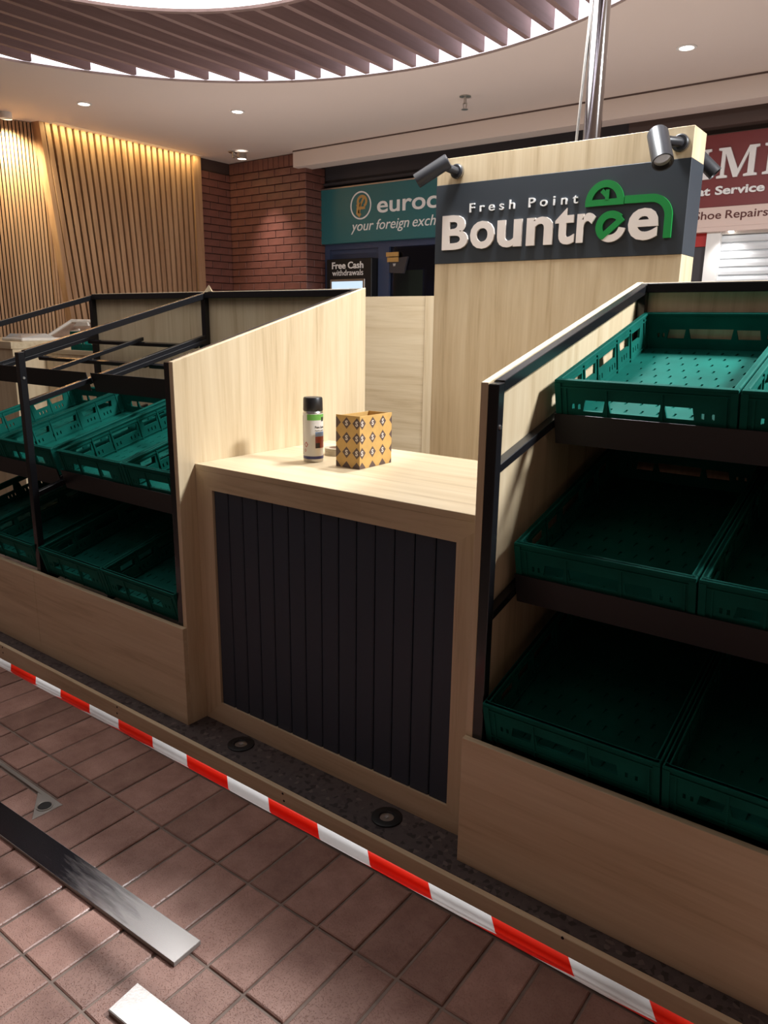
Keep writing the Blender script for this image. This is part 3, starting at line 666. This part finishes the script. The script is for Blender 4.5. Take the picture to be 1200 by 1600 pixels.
# ---- plastic crates
CW, CL, CH, TILT = .438, .672, .122, math.atan(.277)
def make_crate():
    r = thing('plastic_crate', 'x', 'crate', (0, 0, 0)); r['world_space'] = 0
    t = .007
    def win(x0, x1, z0, z1, s=.0, e=.0): return [(x0, z0), (x1, z0), (x1+e, z1), (x0-s, z1)] if True else None
    we = [win(.070, .122, .040, .070, -.006, .006), win(.142, .262, .040, .072, .006, .006), win(.282, .346, .040, .070, .006, -.004),
          win(.040, .047, .044, .058), win(.056, .063, .044, .058), win(.362, .369, .044, .058), (win(.385, .392, .044, .058))]
    outer = [(0, 0), (CW, 0), (CW, CH), (0, CH)]
    MB().sheet(outer, we, lambda u, v, w: (u, w, v), t).build('end_wall', 'crate', r)
    MB().sheet(outer, we, lambda u, v, w: (u, CL-t+w, v), t).build('end_wall', 'crate', r)
    wl_ = [win(a, a+.070, .062, .092, .006 if i else -.004, .006) for i, a in enumerate((.070, .165, .430, .525))] + [win(.262, .385, .062, .092, .006, .006)]
    for i in range(30):
        if i % 5 < 3: a = .05+i*.0195; wl_.append([(a, .030), (a+.006, .030), (a+.006, .046), (a, .046)])
    ol = [(t, 0), (CL-t, 0), (CL-t, CH), (t, CH)]
    MB().sheet(ol, wl_, lambda u, v, w: (w, u, v), t).build('side_wall', 'crate', r)
    MB().sheet(ol, wl_, lambda u, v, w: (CW-t+w, u, v), t).build('side_wall', 'crate', r)
    holes = []
    for i in range(9):
        for j in range(11):
            x = .050+i*.042+(.010 if j % 2 else -.010); y = .045+j*.058
            holes.append([(x-.0035, y-.010), (x+.0025, y-.010), (x+.0035, y+.010), (x-.0025, y+.010)])
    MB().sheet([(t, t), (CW-t, t), (CW-t, CL-t), (t, CL-t)], holes, lambda u, v, w: (u, v, .004+w), .004).build('base', 'crate', r)
    MB().box(t, CW-t, t, CL-t, .001, .0035).build('base_plate', 'crate', r)
    m = MB(); f = .011
    m.box(-.004, CW+.004, -.004, f, CH-.008, CH).box(-.004, CW+.004, CL-f, CL+.004, CH-.008, CH).box(-.004, f, f, CL-f, CH-.008, CH).box(CW-f, CW+.004, f, CL-f, CH-.008, CH)
    m.build('rim', 'crate', r, .0015)
    m = MB()
    for z in (.016, .100):
        m.box(-.003, CW+.003, -.003, 0, z, z+.004).box(-.003, CW+.003, CL, CL+.003, z, z+.004).box(t, t+.003, .01, CL-.01, z, z+.004).box(CW-t-.003, CW-t, .01, CL-.01, z, z+.004)
        m.box(-.003, 0, 0, CL, z, z+.004).box(CW, CW+.003, 0, CL, z, z+.004)
    for x in (.022, .130, .268, .414):
        m.box(x, x+.005, -.003, 0, .0, .1)
    for y in (.03, .155, .25, .40, .51, .63):
        m.box(t, t+.004, y, y+.006, .008, .11).box(CW-t-.004, CW-t, y, y+.006, .008, .11)
    m.build('ribs', 'crate', r)['kind'] = 'stuff'
    for x in (-.004, CW-.012):
        for y in (-.004, CL-.012): MB().box(x, x+.016, y, y+.016, 0, CH-.008).build('corner_post', 'crate', r)
    return r
crate0 = make_crate(); crate_used = [False]
def place_crate(x, yf, zf_, label, group, tilt=TILT):
    if not crate_used[0]: r = crate0; crate_used[0] = True
    else:
        r = crate0.copy(); C.objects.link(r)
        for ch in crate0.children:
            c = ch.copy(); C.objects.link(c); c.parent = r
    r['label'] = label; r['group'] = group
    r.location = (x, yf+CH*sin(tilt), zf_-CH*cos(tilt)); r.rotation_euler = (tilt, 0, 0)
    return r
G = 'green crates on the display shelves'
T1, T2, T3 = (.224, 1.286), (.046, .886), (-.078, .489)
xa, xb = 1.191, 1.191+.451
place_crate(xa, *T1, 'bright green crate on the right unit top shelf, beside the oak panel', G)
place_crate(xb, *T1, 'green crate on the right unit top shelf, cut by the photo edge', G)
place_crate(xa, *T2, 'shaded green crate on the right unit middle shelf, beside the oak panel', G)
place_crate(xb, *T2, 'shaded green crate on the right unit middle shelf, cut by the photo edge', G)
place_crate(xa, *T3, 'dark green crate on the right unit bottom shelf, beside the post', G)
place_crate(xb, *T3, 'dark green crate on the right unit bottom shelf, at the photo edge', G)
xl = -.055-.438-.451
for (x, tx) in ((xl+.451, 'against the left oak side panel'), (xl, 'just right of the left front post')):
    place_crate(x, *T2, 'green crate on the left unit middle shelf, '+tx, G)
    place_crate(x, *T3, 'dark green crate on the left unit bottom shelf, '+tx, G)
xl2 = -1.000-.438
for (x, tx) in ((xl2, 'just left of the left front post'), (xl2-.451, 'leftmost, at the photo edge')):
    place_crate(x, *T2, 'green crate on the far left middle shelf, '+tx, G)
    place_crate(x, *T3, 'dark crate on the far left bottom shelf, '+tx, G)

# ---- sign column
YC = 1.38; cx0, cx1 = .043, 1.135
col = thing('sign_column', 'tall oak sign column with dark Fresh Point Bountree board', 'sign', (.59, 1.455, 0))
MB().box(cx0, cx1, YC, YC+.155, .001, 1.683).build('lower_body', 'oak_v', col, .001)
MB().box(cx0, cx1, YC, YC+.155, 2.013, 2.120).build('upper_body', 'oak_v', col, .001)
sgn = MB().box(cx0-.001, cx1+.001, YC-.002, YC+.157, 1.683, 2.013).build('sign_board', 'sign_dark', col, .001)
yl = YC-.002
for ch, x0, x1, z0, z1 in (('B', .084, .217, 1.740, 1.884), ('o', .229, .348, 1.738, 1.852), ('u', .362, .477, 1.738, 1.848), ('n', .499, .616, 1.740, 1.850), ('t', .626, .709, 1.737, 1.876), ('r', .719, .794, 1.741, 1.851), ('e', .926, 1.041, 1.738, 1.853)):
    text('letter', ch, x0, x1, z0, z1, yl, .009, 'letter_w', sgn, .026)
ec = (.857, 1.795)
def plate(name, outlines, m, dep=.009):
    mb = MB()
    for i, o in enumerate(outlines): mb.prism(o, 'y', yl-dep-.0003*i, yl)
    return mb.build(name, m, sgn)
plate('letter', [stroke(arc(ec[0], ec[1], .046, .044, 236, 352, 16), .027)], 'letter_w')
plate('letter', [stroke(arc(ec[0], ec[1], .046, .044, 42, 236, 24), .027), stroke([(ec[0]-.036, ec[1]-.040), (ec[0]+.046, ec[1]+.028)], .022)], 'letter_g', .0095)
plate('logo_dome', [stroke(arc(.8245, 1.884, .064, .068, 0, 180, 24), .026), [(.748, 1.873), (.902, 1.873), (.902, 1.896), (.748, 1.896)], stroke([(.812, 1.928), (.836, 1.905)], .016), stroke([(.836, 1.930), (.834, 1.893)], .014)], 'letter_g')
plate('logo_vine', [stroke([(.905, 1.888), (1.005, 1.8865)]+arc(1.005, 1.818, .070, .0685, 90, 0, 14)+[(1.076, 1.742)], .028)], 'letter_g')
for w, x0, x1 in (('Fresh', .219, .437), ('Point', .500, .715)):
    text('lettering', w, x0, x1, 1.890, 1.927, yl, .006, 'letter_white', sgn, .006, 1.6)
def spotlight(label, base, normal, joint, tip, rad):
    t = thing('sign_spotlight', label, 'spotlight', base, 'spotlights on the sign column')
    base, joint, tip, normal = Vector(base), Vector(joint), Vector(tip), Vector(normal)
    MB().lathe([(.030, 0), (.030, .016), (.026, .020), (0, .020)], base, 24, axis=normal).build('mount', 'spot_black', t, smooth=True)
    MB().lathe([(.0303, .004), (.0303, .011)], base, 24, axis=normal).build('mount_ring', 'steel_raw', t)
    MB().tube([base+normal*.018, base+normal*.03, joint], .017, 12).build('arm', 'spot_black', t, smooth=True)
    ax = (tip-joint).normalized(); back = joint-ax*.035; ln = (tip-back).length
    MB().lathe([(0, 0), (rad*.92, 0), (rad, .006), (rad, ln), (rad*.88, ln), (rad*.80, ln-.022), (0, ln-.024)], back, 28, axis=ax).build('body', 'spot_black', t, smooth=True)
    MB().lathe([(0, ln-.018), (rad*.8, ln-.018)], back, 20, axis=ax).build('lens', 'glass', t)
    return t
spotlight('black spotlight at the left end of the sign, pointing left', (.150, YC, 2.062), (0, -1, 0), (.118, YC-.085, 2.078), (.020, YC-.125, 2.018), .031)
spotlight('black spotlight at the right end of the sign, showing its lens', (1.092, YC, 2.064), (0, -1, 0), (1.040, YC-.090, 2.066), (1.082, YC-.150, 1.978), .037)
spotlight('black spotlight on the back of the column, peeking out right', (1.04, YC+.157, 2.062), (0, 1, 0), (1.075, YC+.235, 2.075), (1.155, YC+.255, 1.995), .027)
# service pole
pl = thing('service_pole', 'shiny chrome pole rising from the sign column to the ceiling', 'pole', (.665, 1.535, 2.12))
MB().tube([(.668, 1.575, .01), (.668, 1.575, ZC+.2)], .036, 28).build('pole', 'chrome', pl, smooth=True)
MB().tube([(.60, 1.56, 2.0), (.612, 1.56, 2.25), (.628, 1.562, 2.6), (.630, 1.565, ZC+.1)], .006, 8).build('cable', 'steel_raw', pl, smooth=True)
MB().tube([(.592, 1.57, 2.0), (.602, 1.57, 2.2), (.626, 1.572, 2.5), (.627, 1.573, ZC+.1)], .003, 6).build('cable', 'steel', pl, smooth=True)
MB().lathe([(.055, 0), (.055, .008), (.037, .012)], (.668, 1.575, 0.001), 24).build('foot_plate', 'chrome', pl)

# ---- back partition behind the counter
bp_ = thing('back_partition', 'oak back partition seen between the left unit and the sign column', 'partition', (-1.1, 2.2, 0))
MB().box(-1.96, -.556, 2.20, 2.218, .001, 1.577).build('panel', 'oak_h', bp_, .001)
MB().box(-.555, -.38, 2.195, 2.213, .001, 1.577).build('end_board', 'oak_v', bp_, .001)

# ---- things on the far left counter
fc = thing('far_counter', 'pale oak counter at far left with packaging on top', 'counter', (-3.6, 1.3, ZF))
MB().box(-4.4, -3.13, 1.02, 1.75, ZF, 1.215).build('body', 'oak_v', fc, .001)
MB().box(-4.4, -3.125, 1.01, 1.76, 1.215, 1.262).build('worktop', 'oak_h', fc, .001)
lc = thing('low_counter', 'lower oak counter beside the far left counter holding a crate', 'counter', (-2.8, 1.5, ZF))
MB().box(-3.12, -2.35, 1.25, 1.80, ZF, 1.185).build('body', 'oak_v', lc, .001)
MB().box(-3.12, -2.34, 1.24, 1.81, 1.185, 1.215).build('worktop', 'oak_h', lc, .001)
c = place_crate(-2.80, 1.26, 1.215+CH, 'teal green crate on the low counter behind the left unit', G, 0.0)
pb = thing('packaging_box', 'open white carton tilted on the far left counter', 'box', (-3.25, 1.62, 1.262))
def tiltbox():
    q = []
    MB().poly([(-3.55, 1.50, 1.2625), (-3.15, 1.72, 1.2625), (-3.13, 1.80, 1.40), (-3.42, 1.66, 1.40), (-3.56, 1.52, 1.270), (-3.16, 1.74, 1.270), (-3.14, 1.82, 1.405), (-3.43, 1.68, 1.405)],
              [(0, 1, 2, 3), (7, 6, 5, 4), (0, 4, 5, 1), (1, 5, 6, 2), (2, 6, 7, 3), (3, 7, 4, 0)]).build('inner_sheet', 'cardinside', pb)
    MB().tube([(-3.55, 1.505, 1.278), (-3.425, 1.65, 1.402), (-3.135, 1.79, 1.402), (-3.15, 1.725, 1.278)], .014, 6).build('white_edge', 'paper', pb)
    MB().prism([(-3.36, 1.365), (-3.16, 1.37), (-3.17, 1.395), (-3.30, 1.398)], 'y', 1.62, 1.635).build('flap', 'paper', pb)
    MB().prism([(-3.34, 1.315), (-3.22, 1.335), (-3.225, 1.348), (-3.345, 1.328)], 'y', 1.58, 1.59).build('tag', 'paper', pb)
tiltbox()
pk = thing('plastic_package', 'flat clear plastic packages lying on the far left counter', 'package', (-3.5, 1.2, 1.262))
MB().box(-3.46, -3.18, 1.12, 1.42, 1.262, 1.285).build('tray', 'paper', pk, .006)
b = MB(); b.poly([(-3.45, 1.14, 1.285), (-3.22, 1.14, 1.285), (-3.20, 1.38, 1.285), (-3.44, 1.38, 1.285), (-3.43, 1.17, 1.312), (-3.30, 1.18, 1.304), (-3.26, 1.34, 1.315), (-3.42, 1.35, 1.308)], [(3, 2, 1, 0), (4, 5, 6, 7), (0, 1, 5, 4), (1, 2, 6, 5), (2, 3, 7, 6), (3, 0, 4, 7)])
b.build('wrap', 'plastic', pk)
MB().box(-3.60, -3.20, 1.43, 1.485, 1.2625, 1.283).build('tray', 'pink', pk, .004)

# ---- on the counter: spray can, carton, tape roll
cx, cy = .270, .300
sc = thing('spray_can', 'aerosol paint can with black cap and white label on the counter', 'spray can', (cx, cy, .95))
R = .0345
MB().lathe([(0, .951), (R-.001, .9505), (R, .954), (R, 1.120), (R-.003, 1.127), (R-.006, 1.130), (0, 1.130)], (cx, cy, 0), 36).build('body', 'steel_raw', sc, smooth=True)
MB().lathe([(R-.0015, 1.126), (R-.0005, 1.128), (R-.0015, 1.168), (R-.004, 1.172), (0, 1.1725)], (cx, cy, 0), 36).build('cap', 'cap', sc, smooth=True)
def patch(name, a0, a1, z0, z1, m, off, n=14, par=None):
    r = R+off; vs = []; fs = []
    for k, rr in enumerate((r, R)):
        for z in (z0, z1):
            for i in range(n+1):
                t = math.radians(a0+(a1-a0)*i/n); vs.append((cx+rr*cos(t), cy+rr*sin(t), z))
    w = n+1
    for i in range(n):
        fs += [(i, i+1, w+i+1, w+i), (2*w+i, 3*w+i, 3*w+i+1, 2*w+i+1), (i, 2*w+i, 2*w+i+1, i+1), (w+i, w+i+1, 3*w+i+1, 3*w+i)]
    fs += [(0, w, 3*w, 2*w), (n, 2*w+n, 3*w+n, w+n)]
    return MB().poly(vs, fs).build(name, m, par or sc)
VA = -48.0          # direction of the viewer as seen from the can
lbl = patch('label', VA-175, VA+175, .962, 1.118, 'canwhite', .0004, 48)
patch('label_green_band', VA-35, VA+120, 1.096, 1.116, 'cangreen', .0008, 24, par=lbl)
patch('label_blue_band', VA-80, VA+140, .962, .972, 'canblue', .0008, 24, par=lbl)
patch('label_logo', VA+52, VA+72, 1.092, 1.106, 'candark', .0011, 6, par=lbl)
patch('label_picture_sky', VA+12, VA+100, 1.040, 1.056, 'cansky', .0008, par=lbl)
patch('label_picture', VA+12, VA+100, 1.000, 1.040, 'cancar', .0008, par=lbl)
patch('label_picture_tyre', VA+14, VA+40, 1.000, 1.018, 'candark', .0011, par=lbl)
patch('label_stripe', VA-88, VA-72, .975, 1.11, 'lining', .0008, 4, par=lbl)
bend = lambda u, v, w: (cx+(R+.0008+w)*cos(math.radians(VA)+u/R), cy+(R+.0008+w)*sin(math.radians(VA)+u/R), v)
text('label_text', 'Paint Spray', .007, .046, 1.066, 1.076, 0, .0004, 'candark', lbl, .01, mk=bend)
text('label_text', 'hydro paint', .007, .044, 1.058, 1.063, 0, .0004, 'candark', lbl, .01, mk=bend)
dm = MB()
for (u, v, s) in ((-.026, 1.012, .010), (-.030, .992, .006)):
    P = [(u, v-s), (u+s*.8, v), (u, v+s), (u-s*.8, v)]; Q = [(u, v-s*.72), (u+s*.56, v), (u, v+s*.72), (u-s*.56, v)]
    dm.sheet(P, [Q], bend, .0004)
dm.build('hazard_mark', 'redbright', lbl)['kind'] = 'stuff'
bx = thing('patterned_carton', 'open brown carton printed with dark diamonds on the counter', 'box', (.44, .37, .95))
bx0, bx1, by0, by1, bz0, bz1 = .391, .493, .280, .455, .9508, 1.125
t_ = .0025
bfr = MB().box(bx0, bx1, by0, by0+t_, bz0, bz1).build('front_side', 'carton', bx)
brt = MB().box(bx1-t_, bx1, by0+t_, by1, bz0, bz1).build('right_side', 'carton', bx)
MB().box(bx0, bx0+t_, by0+t_, by1, bz0, bz1-.004).build('left_side', 'carton', bx)
MB().box(bx0+t_, bx1-t_, by1-t_, by1, bz0, bz1-.002).build('back_side', 'carton', bx)
MB().box(bx0+t_, bx1-t_, by0+t_, by1-t_, bz0, bz0+t_).build('bottom', 'carton', bx)
MB().poly([(bx1-t_, by1-.075, bz1-.001), (bx1-t_, by1-.004, bz1-.001), (bx1-.055, by1-.010, bz1-.012), (bx1-.052, by1-.070, bz1-.014), (bx1-t_, by1-.075, bz1-.004), (bx1-t_, by1-.004, bz1-.004), (bx1-.055, by1-.010, bz1-.015), (bx1-.052, by1-.070, bz1-.017)],
          [(0, 1, 2, 3), (7, 6, 5, 4), (0, 4, 5, 1), (1, 5, 6, 2), (2, 6, 7, 3), (3, 7, 4, 0)]).build('flap', 'cardinside', bx)
def diamonds(face, u0, u1, du, off, mk, mkt, par):
    d = MB(); tx = []
    z = 1.100; row = 0
    while z > bz0-.01:
        u = u0+off
        while u < u1+.02:
            P = [(u, z-.0195), (u+.0185, z), (u, z+.0195), (u-.0185, z)]
            # clip to the face
            Q = []
            for a, b in zip(P, P[1:]+P[:1]):
                for k in range(8):
                    s = k/8; Q.append((min(max(a[0]+(b[0]-a[0])*s, u0), u1), min(max(a[1]+(b[1]-a[1])*s, bz0), bz1)))
            area = abs(sum(Q[i][0]*Q[i-1][1]-Q[i-1][0]*Q[i][1] for i in range(len(Q))))/2
            R_ = []
            for p in Q:
                if not R_ or (abs(p[0]-R_[-1][0])+abs(p[1]-R_[-1][1])) > 1e-6: R_.append(p)
            if (abs(R_[0][0]-R_[-1][0])+abs(R_[0][1]-R_[-1][1])) < 1e-6: R_.pop()
            if area > 2e-5 and len(R_) > 2:
                d.poly([mk(p[0], p[1], .0003) for p in R_], [tuple(range(len(R_)))])
                if u0 < u-.006 and u+.006 < u1 and bz0 < z-.009 and z+.009 < bz1: tx.append((u, z))
            u += du
        z -= .049; row += 1
    pr = d.build('printed_diamonds', 'print', par)
    for u, z in tx: text('printed_letter', 'S', u-.0055, u+.0055, z-.0085, z+.0085, 0, .0003, 'printw', par, .03, mk=mkt)
diamonds('f', bx0, bx1, .0435, .0025, lambda u, v, w: (u, by0-w, v), lambda u, v, w: (u, by0-.0004-w, v), bfr)
diamonds('r', by0, by1, .0555, .0125, lambda u, v, w: (bx1+w, u, v), lambda u, v, w: (bx1+.0004+w, u, v), brt)
tr = thing('tape_roll', 'flat roll of clear tape lying behind the spray can', 'tape roll', (.255, .47, .95))
MB().lathe([(.030, .9505), (.045, .9505), (.045, .9625), (.044, .9635), (.045, .9645), (.045, .976), (.030, .976), (.030, .9505)], (.245, .455, 0), 36).build('tape', 'coil', tr, smooth=True)
MB().lathe([(.027, .9505), (.0298, .9505), (.0298, .976), (.027, .976), (.027, .9505)], (.245, .455, 0), 36).build('core', 'cardinside', tr, smooth=True)

# ---- hazard tape strung in front of the stall
N = 120; vs = []; fs = []; us = []
def zc(x): return .308+.012*(x+.4)/2.2+.003*sin(2.3*x)
for i in range(N+1):
    x = -2.4+5.2*i/N; zt = zc(x)+.018+.007*(x+.4)/2.2; zb = zc(x)-.020-.001*sin(3*x)
    zm = zb+.016+.003*sin(4.1*x+1)
    vs += [(x, -.545, zt), (x, -.556, zm+.006), (x, -.553, zm), (x, -.540, zb)]
    us += [x-.012, x-.028, x-.030, x+.045+.02*sin(5*x)]
for i in range(N):
    for j in range(3): fs.append((i*4+j, (i+1)*4+j, (i+1)*4+j+1, i*4+j+1))
me = bpy.data.meshes.new('hazard_tape'); me.from_pydata(vs, [], fs); me.validate(); uvl = me.uv_layers.new(name='UVMap')
for p in me.polygons:
    p.use_smooth = True
    for li in p.loop_indices: uvl.data[li].uv = ((us[me.loops[li].vertex_index]-.577)/.2965+20, 0)
tp = obj('hazard_tape', me, 'tape'); tag(tp, 'red and white striped barrier tape stretched in front of the stall', 'barrier tape')
so = tp.modifiers.new('thick', 'SOLIDIFY'); so.thickness = .0006

# ---- loose planks on the paving
def plank(name, label, corners, th, loc, face='plank'):
    t = thing(name, label, 'metal strip', loc)
    z0 = ZF+.0005
    MB().prism(corners, 'z', z0, z0+th).build('edge_core', 'lining', t)
    cxm = sum(c[0] for c in corners)/4; cym = sum(c[1] for c in corners)/4
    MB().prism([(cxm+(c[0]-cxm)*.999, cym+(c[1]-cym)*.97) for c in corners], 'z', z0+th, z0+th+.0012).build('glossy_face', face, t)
    return t
plank('metal_strip', 'long black metal strip lying on the paving, scuffed, with glare painted on its end', [(-1.0, -.775), (-.994, -.690), (.726, -.638), (.729, -.722)], .011, (0, -.7, ZF))
plank('metal_strip', 'bright bare metal strip lying on the paving at the bottom edge of the photo', [(.716, -.893), (.708, -.810), (1.6, -.772), (1.604, -.856)], .011, (1.1, -.83, ZF), 'plank2')
for o in list(bpy.data.objects):
    if 'world_space' in o: del o['world_space']
